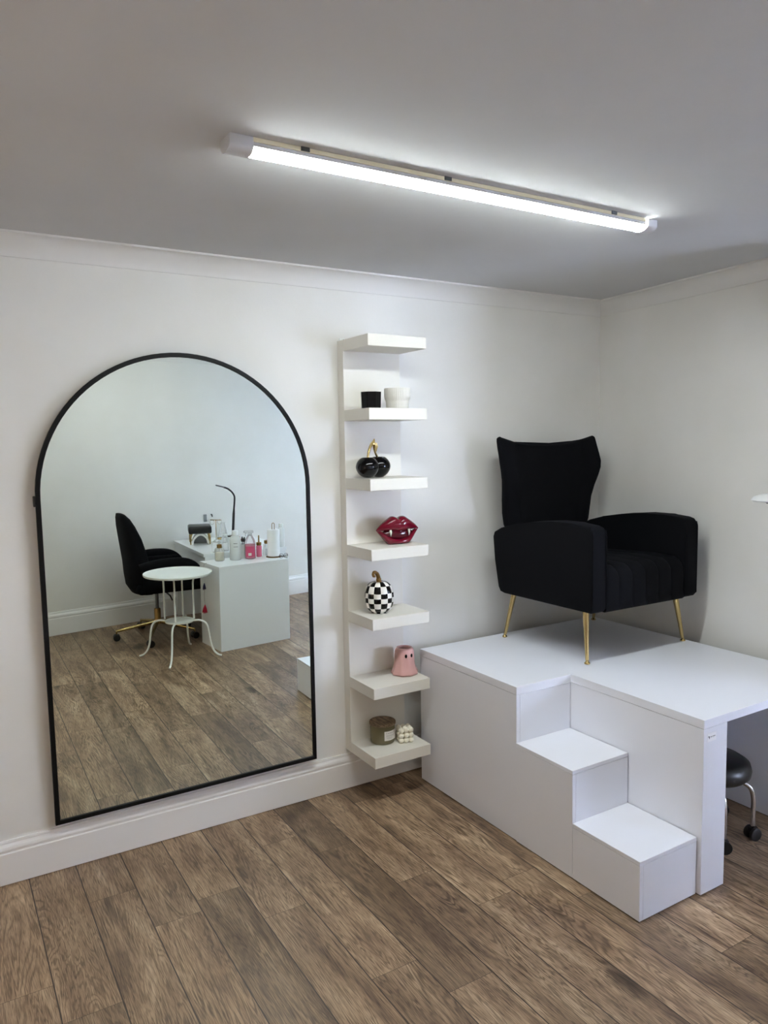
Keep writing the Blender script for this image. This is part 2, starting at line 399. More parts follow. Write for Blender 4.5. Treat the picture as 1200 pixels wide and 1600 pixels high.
# ------------------------------------------------------------------ mirror
ZB = .19
mir = thing('arched_mirror', 'large arched wall mirror in a thin black frame, leaning just above the skirting', 'mirror', (-2.4188, -.0377, ZB+.005))
mir.rotation_euler = (.0094, -.0045, -.0052)
Wm, Zs = .5565, 1.262
def arch(w_, zb, n=48):
    r = w_; p = [(-r, zb), (r, zb)]
    return p+[(r*math.cos(PI*i/n), Zs+r*math.sin(PI*i/n)) for i in range(n+1)]
fw = .0175
out = arch(Wm, 0); inn = arch(Wm-fw, fw)
out2 = arch(Wm-.002, .002); inn2 = arch(Wm-fw+.002, fw-.002)
bm = B(); n = len(out)
rings = []
for prof, yy in ((inn, .012), (out, .012), (out, -.004), (out2, -.006), (inn2, -.006), (inn, -.004)):
    rings.append([bm.verts.new((p[0], yy, p[1])) for p in prof])
rings.append(rings[0])
for A, C in zip(rings, rings[1:]):
    for i in range(n): bm.faces.new((A[i], A[(i+1) % n], C[(i+1) % n], C[i]))
obj('frame', bm, BLACK_FRAME, mir, True, auto=35)
bm = B(); prism(bm, arch(Wm-fw+.003, fw-.003), 1, 0, .004); obj('mirror_glass', bm, MIRROR, mir)
bm = B(); prism(bm, arch(Wm-.006, .006), 1, .0045, .014); obj('back_board', bm, BLACK_PLASTIC, mir)
bm = B(); box(bm, -Wm-.008, -Wm+.001, -.002, .010, 1.235, 1.275, .002); obj('side_bracket', bm, BLACK_PLASTIC, mir)
for b_ in ((-.42, -.36, .0145, .034, .02, .2), (.36, .42, .0145, .034, .02, .2), (-.3, .3, .0145, .018, 1.5, 1.53)):
    bm = B(); box(bm, *b_); obj('rear_spacer', bm, BLACK_PLASTIC, mir)

# ------------------------------------------------------------------ shelf unit
XS, SW, SD, ST = -1.6875, .30, .2793, .05
shelf = thing('wall_shelf_unit', 'tall narrow white wall shelf unit with seven open shelves between mirror and platform', 'shelf', (XS, 0, 0))
ztops = [2.1058, 1.793, 1.4861, 1.1793, .8702, .5576, .2413]
bm = B(); box(bm, 0, SW, -.055, -.001, .1913, 2.1058, .0008, 1); obj('backboard', bm, SHELF_WHITE, shelf)
for z in ztops:
    bm = B(); box(bm, .0003, SW-.0003, -SD, -.0555, z-ST, z, .0008, 1); obj('shelf', bm, SHELF_WHITE, shelf)
bm = B(); box(bm, .012, .04, -.004, -.0008, 2.1058, 2.12); br = obj('wall_bracket', bm, WHITE_METAL, shelf)
bm = B(); ball(bm, (.031, -.006, 2.1125), .0032, 10); obj('screw', bm, BLACK_PLASTIC, br)

# ---- ornaments
def at(p): return p
# black faceted jar
t = thing('candle_vessel', 'small black faceted glass vessel beside the ribbed cup on second shelf', 'candle', (-1.634, -.205, ztops[1]), .35)
bm = B(); rings = []
octo = lambda r, z: [(r*math.cos(PI/8+PI/4*i), r*math.sin(PI/8+PI/4*i), z) for i in range(8)]
loft(bm, [octo(.041, 0), octo(.045, .004), octo(.0475, .072), octo(.043, .072), octo(.040, .02)])
obj('vessel', bm, BLACK_GLOSS, t)
bm = B()
for i in range(4): box(bm, -.0005, .0012, -.0445, -.0437, .046+i*.0055, .049+i*.0055)
box(bm, 0, .0006, -.0445, -.0435, .012, .034)
obj('label_marks', bm, PALE_INK, t, False, (0, 0, 0), .39+.0)
# ribbed cup
rb = lambda a, z: 1+.022*abs(math.cos(22*a))
bm = B()
lathe(bm, [(.045, 0), (.049, .003), (.050, .03), (.052, .038), (.056, .045), (.0575, .055), (.0575, .088), (.056, .091), (.053, .091), (.051, .085), (.049, .045), (.044, .01)], seg=176, rib=rb)
tag(obj('ribbed_cup', bm, WHITE_CERAMIC, None, True, (-1.497, -.205, ztops[1]), auto=50), 'white ribbed ceramic cup on the second shelf from the top', 'cup')
# cherries
t = thing('cherry_ornament', 'glossy black twin cherry ornament with gold stem on the third shelf', 'ornament', (-1.60, -.16, ztops[2]))
def cherry(c, r):
    bm = B(); q = bmesh.ops.create_uvsphere(bm, u_segments=32, v_segments=24, radius=1)
    for v in q['verts']:
        x, y, z = v.co; d = math.hypot(x, y)
        zz = z*.94-(.18*math.exp(-(d/.28)**2) if z > 0 else -.06*math.exp(-(d/.5)**2))
        k = 1.0-.10*max(0, -z)
        v.co = (c[0]+x*r*k, c[1]+y*r*k, c[2]+zz*r)
    return bm
obj('cherry', cherry((-.044, -.022, .0495), .0525), BLACK_GLOSS, t, True)
obj('cherry', cherry((.040, .022, .0495), .0545), BLACK_GLOSS, t, True)
bm = B(); tube(bm, spline([(-.042, -.022, .088), (-.036, -.02, .115), (-.022, -.012, .14), (-.002, -.002, .158)]), [.0055]*8+[.0058]*8+[.0065]*9, 12)
tube(bm, spline([(.036, .022, .09), (.02, .016, .112), (.008, .008, .138), (.004, .002, .158)]), .0048, 12)
obj('stem', bm, GOLD, t, True)
bm = B(); loft(bm, [[(-.022, -.008, .152), (.0, -.014, .150), (.012, .004, .152), (-.004, .008, .156)], [(-.006, -.006, .166), (.004, -.010, .166), (.010, .002, .166), (.002, .004, .166)], [(.004, -.002, .176), (.0065, -.003, .176), (.0085, 0, .176), (.006, .001, .176)]])
loft(bm, [[(.004, -.006, .158), (.016, -.006, .158), (.016, .006, .158), (.004, .006, .158)], [(.008, -.008, .14), (.022, -.006, .14), (.02, .006, .14), (.008, .006, .14)], [(.012, -.002, .118), (.016, -.001, .118), (.015, .002, .118), (.012, .002, .118)]])
obj('leaf', bm, GOLD, t, True, auto=30)
# lips
t = thing('lips_ornament', 'glossy dark red lips ornament with two white fangs on the fourth shelf', 'ornament', (-1.482, -.165, ztops[3]), -.10)
def lips():
    hw, n, m = .108, 36, 16
    zm = lambda u: .065-.007*math.exp(-(u/.26)**2)-.003*(1-abs(u))
    zt = lambda u: .067+.061*min(1, ((1-abs(u))/.72))**.8-.011*math.exp(-(u/.11)**2)
    zb = lambda u: (.0 if abs(u) < .48 else .066*((abs(u)-.48)/.52))
    zl = lambda u: .064-.040*max(0, 1-(abs(u)/.8)**2)
    dep = lambda u: .040*max(.06, (1-abs(u)**2.2))
    def lipmesh(lo, hi, fwd, lower):
        bm = B(); rings = []
        for i in range(n+1):
            u = -1+2*i/n; a, b = lo(u), hi(u); b = max(b, a+.0015); d = dep(u)*fwd; ring = []
            for j in range(m):
                th = 2*PI*j/m; cz, cy = math.cos(th), math.sin(th)
                z = (a+b)/2+(b-a)/2*(abs(cz)**.8)*(1 if cz > 0 else -1)
                y = -d*(abs(cy)**.75) if cy > 0 else d*.75*(abs(cy)**.6)
                ring.append((u*hw, y, z))
            rings.append(ring)
        loft(bm, rings); return bm
    obj('upper_lip', lipmesh(zm, zt, 1.0, False), RED_GLAZE, t, True, auto=60)
    obj('lower_lip', lipmesh(zb, zl, .92, True), RED_GLAZE, t, True, auto=60)
    bm = B(); ball(bm, (0, .002, .045), 1, 24, (.082, .028, .030)); obj('mouth_interior', bm, DARK_RED, t, True)
    for s in (-1, 1):
        bm = B(); x = s*.047
        tube(bm, [(x, -.024, .066), (x, -.028, .056), (x, -.028, .048), (x-s*.001, -.027, .038)], [.0085, .0078, .0052, .0008], 10, (1, .6)); obj('fang', bm, WHITE_GLOSS, t, True)
lips()
# pumpkin
t = thing('pumpkin_ornament', 'black and white chequered ceramic pumpkin with curled gold stem on the fifth shelf', 'ornament', (-1.585, -.165, ztops[4]), .12)
bm = B(); prof = []
for i in range(25):
    a = -PI/2+PI*i/24
    r = .067*abs(math.cos(a))**.62; z = .073+.073*math.sin(a)*(abs(math.sin(a))**-.12 if abs(math.sin(a)) > .01 else 1)
    prof.append((max(r, .004), min(max(z, 0), .148)))
prof[0] = (.030, 0); prof[1] = (.040, .001); prof[-1] = (.006, .139); prof[-2] = (.02, .143)
lathe(bm, prof, seg=96, rib=lambda a, z: 1-.055*abs(math.cos(6*a))**3)
for f in bm.faces:
    c = f.calc_center_median(); f.material_index = (int(math.floor((math.atan2(c.y, c.x)+PI)/(2*PI)*12))+int(math.floor(c.z/.0248))) % 2
obj('pumpkin', bm, [WHITE_GLOSS, BLACK_GLOSS], t, True)
bm = B(); tube(bm, spline([(0, 0, .134), (-.001, 0, .15), (-.006, -.002, .168), (-.017, -.005, .184), (-.031, -.009, .190), (-.040, -.011, .184), (-.038, -.011, .174), (-.031, -.010, .171)], 6), [.017]+[.0145]*3+[.012]*5+[.0095]*9+[.008]*10+[.0065]*10+[.005]*5, 12)
obj('stem', bm, DARK_GOLD, t, True)
# ghost vase
t = thing('ghost_vase', 'pink glazed ghost-shaped vase with two black eyes on the sixth shelf', 'vase', (-1.447, -.155, ztops[5]), -.35)
def grib(a, z):
    k = max(0, 1-z/.085)
    return 1+k*.035*math.sin(9*a+.6)+k*.015*math.sin(4*a)
bm = B()
lathe(bm, [(.054, 0), (.0635, .004), (.063, .012), (.057, .024), (.051, .042), (.048, .065), (.0468, .09), (.0455, .108), (.042, .120), (.037, .126), (.032, .127), (.0295, .124), (.029, .118), (.030, .108), (.034, .02)], seg=72, rib=grib)
obj('body', bm, PINK_GLAZE, t, True)
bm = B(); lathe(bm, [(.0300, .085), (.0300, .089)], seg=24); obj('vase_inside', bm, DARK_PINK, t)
for a in (-1.62, -.98):
    bm = B(); r = .0462; q = bmesh.ops.create_uvsphere(bm, u_segments=14, v_segments=10, radius=1)
    mt = Matrix.Translation((r*math.cos(a), r*math.sin(a), .094)) @ Matrix.Rotation(a, 4, 'Z') @ Matrix.Diagonal((.003, .0062, .0092, 1)); bmesh.ops.transform(bm, matrix=mt, verts=bm.verts)
    obj('eye', bm, BLACK_GLOSS, t, True)
# candle in glass with wooden lid
t = thing('jar_candle', 'olive glass jar candle with round wooden lid and paper label on the bottom shelf', 'candle', (-1.556, -.125, ztops[6]))
bm = B(); lathe(bm, [(.05, 0), (.056, .003), (.0585, .01), (.0585, .088), (.0555, .088), (.0555, .012), (.03, .008)], seg=40); obj('glass_jar', bm, OLIVE_GLASS, t, True, auto=40)
bm = B(); lathe(bm, [(.054, .012), (.0545, .062), (.03, .063)], seg=40); obj('wax', bm, mat('sage_wax', (196, 186, 146), .6), t, True, auto=40)
bm = B(); lathe(bm, [(.0545, .078), (.0545, .086), (.0615, .087), (.0625, .089), (.0625, .097), (.061, .099)], seg=48); obj('lid', bm, LID_WOOD, t, True, auto=40)
bm = B(); nseg = 16; a0, a1 = math.radians(-112), math.radians(-28); vs = []
for i in range(nseg+1):
    a = a0+(a1-a0)*i/nseg; vs.append([bm.verts.new((r*math.cos(a), r*math.sin(a), z)) for r, z in ((.0589, .022), (.0593, .022), (.0593, .066), (.0589, .066))])
for A, C in zip(vs, vs[1:]):
    for j in range(4): bm.faces.new((A[j], A[(j+1) % 4], C[(j+1) % 4], C[j]))
bm.faces.new(vs[0]); bm.faces.new(vs[-1][::-1]); lab = obj('label', bm, LABEL, t, True, auto=40)
def wrap(me, r, zc, ac):
    for v in me.vertices:
        a = ac+v.co.x/r; rr = r+v.co.z
        v.co = (rr*math.cos(a), rr*math.sin(a), zc+v.co.y)
tx = text_mesh('lettering', 'CANDLE', .009, INK, lab, Matrix.Identity(4), .0002, 1.55); wrap(tx.data, .0594, .0535, math.radians(-104))
bm = B()
for zz, aa, bb in ((.046, -104, -48), (.0415, -104, -58), (.035, -102, -70), (.030, -98, -74)):
    for k in range(int((bb-aa)/4)):
        a, b = math.radians(aa+4*k), math.radians(aa+4*k+3)
        vs = [bm.verts.new((.0595*math.cos(q), .0595*math.sin(q), z)) for q, z in ((a, zz), (b, zz), (b, zz+.0012), (a, zz+.0012))]; bm.faces.new(vs)
obj('small_print', bm, INK, lab)
# bubble candle
bm = B(); r = .0128
for i in range(3):
    for j in range(3):
        for k in range(3):
            ball(bm, ((i-1)*.0236, (j-1)*.0236, r+k*.0236), r, 14)
tag(obj('bubble_candle', bm, WAX, None, True, (-1.468, -.18, ztops[6]-.0003), -.25), 'small cream cube candle made of bubbles on the bottom shelf', 'candle')

# ------------------------------------------------------------------ raised platform and steps
XP, YP0, Y1, Y2, X2, X3 = -1.3386, -.1265, -.8192, -1.4608, -1.0368, -.9037
XB, YB = -.17, -.1265
ZT, FT = .6518, .0321
plat = thing('pedicure_platform', 'raised white laminate platform carrying the black armchair in the corner', 'platform', (XP, YP0, 0), .0044)
def LP(x, y): return (x-XP, y-YP0)
bm = B(); prism(bm, [LP(XP, YP0), LP(XP, Y1), LP(X2, Y1), LP(X2, Y2), LP(XB, Y2), LP(XB, YB)], 2, ZT-FT, ZT, .0012, 2); obj('top_slab', bm, LAMINATE, plat, False)
def pbox(name, x0, x1, y0, y1, z0, z1):
    bm = B(); a = LP(x0, y0); b = LP(x1, y1); box(bm, a[0], b[0], a[1], b[1], z0, z1, .0008, 1); return obj(name, bm, LAMINATE, plat)
EPS = .0006
pbox('side_panel', XP+EPS, XP+.018, Y1+.0008, YP0, .004, ZT-FT-.0016)
pbox('riser_panel', XP+.019, X2-.001, Y1+.0008, Y1+.018, .004, ZT-FT-.0016)
pbox('leg_panel', X2+EPS, X3, Y2+EPS, Y1, .004, ZT-FT-.0016)
pbox('leg_panel', -.293, XB-.004, Y2+EPS, Y1, .004, ZT-FT-.0016)
pbox('back_panel', X2+.001, XB-.004, Y1+.001, Y1+.02, .004, ZT-FT-.0016)
def shadow_gap(parent, *b):  # black strip added under the panels as the dark shade line at the floor
    bm = B(); box(bm, *b); obj('shadow_gap', bm, BLACK_PLASTIC, parent)
shadow_gap(plat, .004, X2-XP-.004, Y1-YP0+.004, -.004, 0, .0038)
shadow_gap(plat, X2-XP+.004, X3-XP-.004, Y2-YP0+.004, Y1-YP0+.004, 0, .0038)
shadow_gap(plat, -.293-XP+.004, XB-XP-.008, Y2-YP0+.004, Y1-YP0+.004, 0, .0038)
a = LP(X2, Y2)
bm = B(); box(bm, a[0]+.018, a[0]+.068, a[1]-.0006, a[1]+EPS-.0001, ZT-.083, ZT-.052); 
stk = obj('sticker', bm, mat('white_sticker', (240, 240, 244), .4), plat)
bm = B(); box(bm, a[0]+.023, a[0]+.0295, a[1]-.0009, a[1]-.0006, ZT-.0665, ZT-.0635); box(bm, a[0]+.0275, a[0]+.0305, a[1]-.0009, a[1]-.0006, ZT-.073, ZT-.0635)
obj('logo_mark', bm, BLACK_INK, stk)
bm = B()
for i, (q, wd) in enumerate(((.0345, .003), (.0385, .0025), (.042, .003), (.0475, .003), (.0515, .003), (.0555, .003), (.0595, .003))):
    box(bm, a[0]+q, a[0]+q+wd, a[1]-.0009, a[1]-.0006, ZT-.0672, ZT-.0652)
for i, q in enumerate((.036, .041, .049, .055)): box(bm, a[0]+q, a[0]+q+.003, a[1]-.0009, a[1]-.0006, ZT-.0705, ZT-.0697)
obj('lettering', bm, INK, stk)

YS1, YS2 = -1.1326, -1.4445
steps = thing('step_unit', 'white laminate two-step unit fitted into the front corner of the platform', 'steps', (XP, Y1, 0), .0044)
def sbox(name, x0, x1, y0, y1, z0, z1):
    bm = B(); box(bm, x0-XP, x1-XP, y0-Y1, y1-Y1, z0, z1, .0008, 1); return obj(name, bm, LAMINATE, steps)
xr = X2-.0018
TT = .0145
sbox('tread', XP, xr, YS1, Y1-.0008, .42-TT, .42)
sbox('tread', XP, xr, YS2, YS1-.0006, .2176-TT, .2176)
sbox('side_panel', XP+EPS, XP+.018, YS1+EPS, Y1-.0016, .004, .42-TT-.0014)
sbox('side_panel', XP+EPS, XP+.018, YS2+EPS, YS1-.0012, .004, .2176-TT-.0014)
sbox('riser', XP+.0186, xr, YS1+EPS, YS1+.018, .004, .42-TT-.0014)
sbox('riser', XP+.0186, xr, YS2+EPS, YS2+.018, .004, .2176-TT-.0014)

bm = B(); box(bm, .004, xr-XP-.004, YS2-Y1+.004, -.004, 0, .0038); obj('shadow_gap', bm, BLACK_PLASTIC, steps)  # same black strip for the shade line under the steps
# ------------------------------------------------------------------ armchair
CX, CY = -.5475, 0.0
arm = thing('wing_armchair', 'black velvet wing-back armchair with slim brass legs on the platform', 'armchair', (CX, -.47, ZT))
OY = .47
def W2(y): return y+OY             # world y -> local
ab = .887-ZT                       # underside of body
def arm_panel(s):
    # side outline (y,z): local z measured from platform
    o = [(-.795, .889), (-.225, .887), (-.195, .893), (-.18, .915), (-.158, 1.05), (-.140, 1.165), (-.150, 1.190), (-.20, 1.214), (-.30, 1.240), (-.42, 1.260), (-.56, 1.2735), (-.68, 1.2745),
         (-.765, 1.268), (-.790, 1.261), (-.803, 1.246), (-.806, 1.225), (-.808, .905)]
    bm = B(); x0, x1 = (-.3525, -.263) if s < 0 else (.263, .3525)
    prism(bm, [(W2(y), z-ZT) for y, z in o], 0, x0, x1, .010, 4); return bm
for s in (-1, 1): obj('arm', arm_panel(s), VELVET, arm, True, auto=50)
# piping line along the front of each arm
for s in (-1, 1):
    bm = B(); e = .349 if s > 0 else -.349
    tube(bm, [(e-s*.001, W2(-.807), .905-ZT), (e-s*.001, W2(-.808), 1.225-ZT), (e-s*.001, W2(-.802), 1.248-ZT)], .0022, 6)
    tube(bm, [(s*.266, W2(-.807), .905-ZT), (s*.266, W2(-.808), 1.225-ZT), (s*.266, W2(-.800), 1.250-ZT)], .0022, 6)
    obj('arm_piping', bm, VELVET, arm, True)
# seat with channels
def channels(t, n): return abs(math.sin(PI*t*n))**.55
def seat():
    bm = B(); nx = 96; hw = .2615
    prof = [(-.20, .892), (-.795, .884), (-.806, .892), (-.809, .93), (-.810, .99), (-.808, 1.035), (-.800, 1.06), (-.782, 1.078), (-.755, 1.088), (-.65, 1.092), (-.5, 1.085), (-.35, 1.075), (-.20, 1.07)]
    rings = []
    for i in range(nx+1):
        x = -hw+2*hw*i/nx; b = (channels(i/nx, 6)-1)*.012; ring = []
        for k, (y, z) in enumerate(prof):
            dy = dz = 0
            if 3 <= k <= 7: dy = -b
            if k >= 6: dz = b
            ring.append((x, W2(y)+dy, z-ZT+dz))
        rings.append(ring)
    loft(bm, rings); return bm
obj('seat', seat(), VELVET, arm, True, auto=60)
# winged back
def chair_back():
    bm = B(); m = 120; rings = []
    rows = [(1.05, .250), (1.12, .255), (1.18, .266), (1.22, .286), (1.28, .297), (1.34, .303), (1.40, .314), (1.45, .327), (1.495, .339), (1.53, .344), (1.57, .342), (1.61, .340), (1.64, .338), (1.655, .335)]
    for ri, (z, wd) in enumerate(rows):
        v = (z-1.05)/.6; mid = -.162+.02*v; th = .085-.03*v
        wing = .045*math.exp(-((z-1.50)/.12)**2)+.010*v; ring = []
        for j in range(m):
            a = 2*PI*j/m; c, s = math.cos(a), math.sin(a)
            u = (abs(c)**.38)*(1 if c > 0 else -1); q = (abs(s)**.55)*(1 if s > 0 else -1)
            x = u*wd; y = mid-q*th/2
            wf = wing*max(0, (abs(u)-.45)/.55)**1.6
            y -= wf
            if s > 0: y += (1-channels((u+1)/2, 6))*.008*(1 if abs(u) < .97 else 0)
            k = max(0, (z-1.45)/.205)
            zz = z-(1-abs(u)**2.2)*.046*k**1.3
            ring.append((x, W2(y), zz-ZT))
        rings.append(ring)
    # rounded top edge
    last = rings[-1]; cxm = sum(p[0] for p in last)/m
    for sc, dz in ((.96, .006), (.85, .009)):
        new = []
        for j in range(m):
            p = last[j]; p2 = last[(m-j) % m]; mid = ((p[1]+p2[1])/2)
            new.append((p[0]*(.985 if sc > .9 else .965), mid+(p[1]-mid)*(.7 if sc > .9 else .25), p[2]+dz))
        rings.append(new)
    loft(bm, rings); return bm
obj('backrest', chair_back(), VELVET, arm, True, auto=60)
bm = B(); box(bm, -.262, .262, W2(-.21), W2(-.145), .89-ZT, 1.16-ZT, .01); obj('rear_panel', bm, VELVET, arm, True, auto=50)
for (x, y, tx_, ty_) in ((-.864, -.190, -.838, -.235), (-.868, -.752, -.862, -.735), (-.200, -.738, -.262, -.735), (-.228, -.185, -.262, -.235)):
    p0 = Vector((x-CX, W2(y), .007)); p1 = Vector((tx_-CX, W2(ty_), ab+.008))
    bm = B(); tube(bm, [p1, p0+(p1-p0)*.04], [.0145, .0075], 20); lg = obj('leg', bm, GOLD, arm, True, auto=50)
    bm = B(); lathe(bm, [(.009, 0), (.0125, .002), (.0125, .006), (.008, .010), (.006, .016)], p0.x, p0.y, 18); obj('foot_cap', bm, GOLD, lg, True, auto=50)

# ------------------------------------------------------------------ pedicure stool under the platform
stl = thing('rolling_stool', 'low black round stool on chrome legs with castors, tucked under the platform', 'stool', (-.607, -1.195, 0))
bm = B(); lathe(bm, [(.10, .250), (.135, .254), (.150, .268), (.153, .29), (.146, .315), (.12, .332), (.06, .338), (.01, .339)], seg=48); obj('seat', bm, BLACK_VINYL, stl, True)
bm = B(); lathe(bm, [(.09, .235), (.10, .25)], seg=32); obj('seat_plate', bm, BLACK_PLASTIC, stl, True, auto=40)
def caster(parent, x, y, a, r=.026, name='castor', w=.034):
    bm = B(); ring = []
    for s in (-1, 1):
        pr = [(r*math.cos(2*PI*i/20), r+r*math.sin(2*PI*i/20)) for i in range(20)]
        q = B(); prism(q, pr, 1, s*w*.5-(w*.19), s*w*.5+(w*.19), .004, 3)
        me = bpy.data.meshes.new('tmp'); q.to_mesh(me); q.free(); bm.from_mesh(me); bpy.data.meshes.remove(me)
    prism(bm, [(-r*.7, r), (-r*.5, r*1.9), (r*.5, r*2.05), (r*.9, r*1.6), (r*1.0, r)], 1, -w*.25, w*.25)
    bmesh.ops.rotate(bm, verts=bm.verts, cent=(0, 0, 0), matrix=Matrix.Rotation(a, 3, 'Z')); bmesh.ops.translate(bm, verts=bm.verts, vec=(x, y, 0))
    return obj(name, bm, BLACK_PLASTIC, parent, True, auto=40)
for i in range(5):
    a = math.radians(-54+72*i); c, s = math.cos(a), math.sin(a)
    pts = spline([(c*.06, s*.06, .243), (c*.11, s*.11, .238), (c*.148, s*.148, .215), (c*.16, s*.16, .17), (c*.16, s*.16, .11), (c*.16, s*.16, .052)], 5)
    bm = B(); tube(bm, pts, .0095, 14); lg = obj('leg', bm, CHROME, stl, True)
    caster(lg, c*.16, s*.16, a+.7+i, .027)

# ------------------------------------------------------------------ white lamp head at the right edge, on a wall arm
t = thing('wall_lamp', 'white flat lamp head on an arm at the right wall beyond the armchair', 'lamp', (-.325, -1.185, 1.372), -.2)
bm = B()
lathe(bm, [(.02, -.008), (.075, -.006), (.085, 0), (.075, .014), (.045, .026), (.012, .031)], .085, 0, 40); obj('lamp_head', bm, WHITE_PLASTIC, t, True, auto=50)
for x in (.022, .052, .115):
    bm = B(); ball(bm, (x, -.03, -.0075), .0045, 10, (1, 1, .5)); obj('sensor_dot', bm, BLACK_PLASTIC, t, True)
bm = B(); tube(bm, spline([(.13, 0, .015), (.17, .0, .02), (.205, 0, .0), (.222, 0, -.03)]), .009, 12); obj('arm', bm, WHITE_PLASTIC, t, True)
bm = B(); box(bm, .212, .232, -.03, .03, -.08, .0, .004); obj('wall_mount', bm, WHITE_PLASTIC, t)

# ================================================================== the far side of the room (seen in the mirror)
# ---- end cabinet
cab_a = math.radians(-7.3)
cab = thing('end_cabinet', 'white boxy end cabinet at the foot of the manicure desk holding bottles', 'cabinet', (-1.488, -2.548, 0), cab_a)
CW, CD, CH = .618, .352, .668
def cbox(name, *b, parent=cab, m=None):
    bm = B(); box(bm, *b, .0008, 1); return obj(name, bm, m or DESK_WHITE, parent)
cbox('top', 0, CW, -CD, 0, CH-.018, CH)
cbox('front_panel', .001, CW-.001, -.019, -.001, 0, CH-.019)
cbox('side_panel', .001, .018, -CD, -.0195, 0, CH-.019)
cbox('side_panel', CW-.018, CW-.001, -CD, -.0195, 0, CH-.019)
cbox('back_panel', .0185, CW-.0185, -CD, -CD+.012, 0, CH-.019)
cbox('end_flap', CW+.001, CW+.013, -.16, -.02, CH-.10, CH+.012)
# ---- desk
DX0, DX1, DY0, DY1, DZ = -1.468, -.735, -2.995, -3.93, .705
desk = thing('manicure_desk', 'white manicure desk against the opposite wall, black chair pulled up to it', 'desk', (DX0, DY0, 0))
DL = DY1-DY0
def dbox(name, *b, m=None):
    bm = B(); box(bm, *b, .0008, 1); return obj(name, bm, m or DESK_WHITE, desk)
dbox('desk_top', 0, DX1-DX0, DL, 0, DZ-.025, DZ)
dbox('end_panel', .01, DX1-DX0-.01, -.02, -.001, 0, DZ-.0255)
dbox('end_panel', .01, DX1-DX0-.01, DL+.02, DL+.04, 0, DZ-.0255)
dbox('apron', .012, .03, DL+.0405, -.0205, DZ-.12, DZ-.0255)
dbox('modesty_panel', DX1-DX0-.05, DX1-DX0-.032, DL+.0405, -.0205, .12, DZ-.0255)
cabpt = lambda u, v: (cab.location.x+u*math.cos(cab_a)-v*math.sin(cab_a), cab.location.y+u*math.sin(cab_a)+v*math.cos(cab_a))

# ---- bottles and jars on the cabinet
ZC = CH
def bottle(name, label, loc, prof, m, cat='bottle', seg=28, rz=0):
    t = thing(name, label, cat, loc, rz); bm = B(); lathe(bm, prof, seg=seg); obj('body', bm, m, t, True, auto=50); return t
t = bottle('jar_candle', 'clear glass jar half filled with white wax at cabinet front left corner', (-1.388, -2.83, ZC), [(.033, 0), (.038, .004), (.038, .088), (.034, .100), (.022, .106), (.020, .108)], CLEAR, 'candle')
bm = B(); lathe(bm, [(.034, .005), (.035, .068), (.01, .069)], seg=24); obj('wax', bm, WAX, t, True, auto=40)
bm = B(); lathe(bm, [(.019, .104), (.02, .106), (.02, .132), (.018, .134)], seg=20); obj('cap', bm, DARK_GOLD, t, True, auto=40)
t = bottle('large_bottle', 'large frosted plastic bottle with white cap and two lines of dark print', (-1.262, -2.812, ZC), [(.040, 0), (.045, .005), (.045, .165), (.040, .185), (.026, .198), (.021, .202)], FROST)
bm = B(); lathe(bm, [(.024, .2), (.0245, .203), (.0245, .236), (.022, .239)], seg=24); obj('cap', bm, WHITE_PLASTIC, t, True, auto=40)
for z, wd in ((.135, .03), (.108, .036)):
    bm = B()
    for k in range(5):
        a = math.radians(100+k*9-18 if wd > .035 else 102+k*8-14)
        b = a+.11; vs = [bm.verts.new((.0456*math.cos(q), .0456*math.sin(q), zz)) for q, zz in ((a, z), (b, z), (b, z+.005), (a, z+.005))]; bm.faces.new(vs)
    obj('printed_line', bm, INK, t)
t = thing('spray_bottle', 'clear spray bottle of bright pink liquid with clear trigger head', 'bottle', (-1.14, -2.80, ZC), .2)
bm = B(); lathe(bm, [(.038, 0), (.044, .004), (.044, .13), (.036, .16), (.02, .19), (.016, .196)], seg=28); obj('body', bm, CLEAR, t, True, auto=50)
bm = B(); lathe(bm, [(.036, .004), (.042, .008), (.042, .118), (.01, .119)], seg=28); obj('liquid', bm, PINK_LIQUID, t, True, auto=50)
bm = B(); a0, a1 = math.radians(40), math.radians(150); vs = []
for i in range(13):
    a = a0+(a1-a0)*i/12; vs.append([bm.verts.new((r*math.cos(a), r*math.sin(a), z)) for r, z in ((.0442, .02), (.0447, .02), (.0447, .105), (.0442, .105))])
for A, C in zip(vs, vs[1:]):
    for j in range(4): bm.faces.new((A[j], A[(j+1) % 4], C[(j+1) % 4], C[j]))
lb = obj('label', bm, PINK_LABEL, t, True, auto=40)
bm = B(); box(bm, -.022, .004, .0442, .0452, .03, .052); obj('white_patch', bm, LABEL, lb)
bm = B(); lathe(bm, [(.017, .19), (.017, .21), (.01, .212)], seg=18); box(bm, -.045, .028, -.010, .010, .21, .232, .004); tube(bm, [(-.03, 0, .215), (-.036, 0, .2), (-.034, 0, .185)], .004, 8); box(bm, -.052, -.044, -.006, .006, .216, .228); obj('trigger_head', bm, CLEAR, t, True, auto=40)
t = bottle('small_bottle', 'small pink bottle with gold collar beside the pink spray bottle', (-1.043, -2.855, ZC), [(.02, 0), (.023, .003), (.023, .085), (.018, .095), (.012, .099)], PINK_LIQUID)
bm = B(); lathe(bm, [(.02, .096), (.021, .098), (.021, .118), (.019, .12)], seg=20); obj('collar', bm, DARK_GOLD, t, True, auto=40)
bm = B(); lathe(bm, [(.006, .12), (.0065, .122), (.0055, .175), (.004, .178)], seg=14); obj('dropper', bm, GOLD, t, True, auto=40)
t = thing('brush_holder', 'white square pot holding make-up brushes behind the large bottle', 'holder', (-1.185, -2.865, ZC), cab_a)
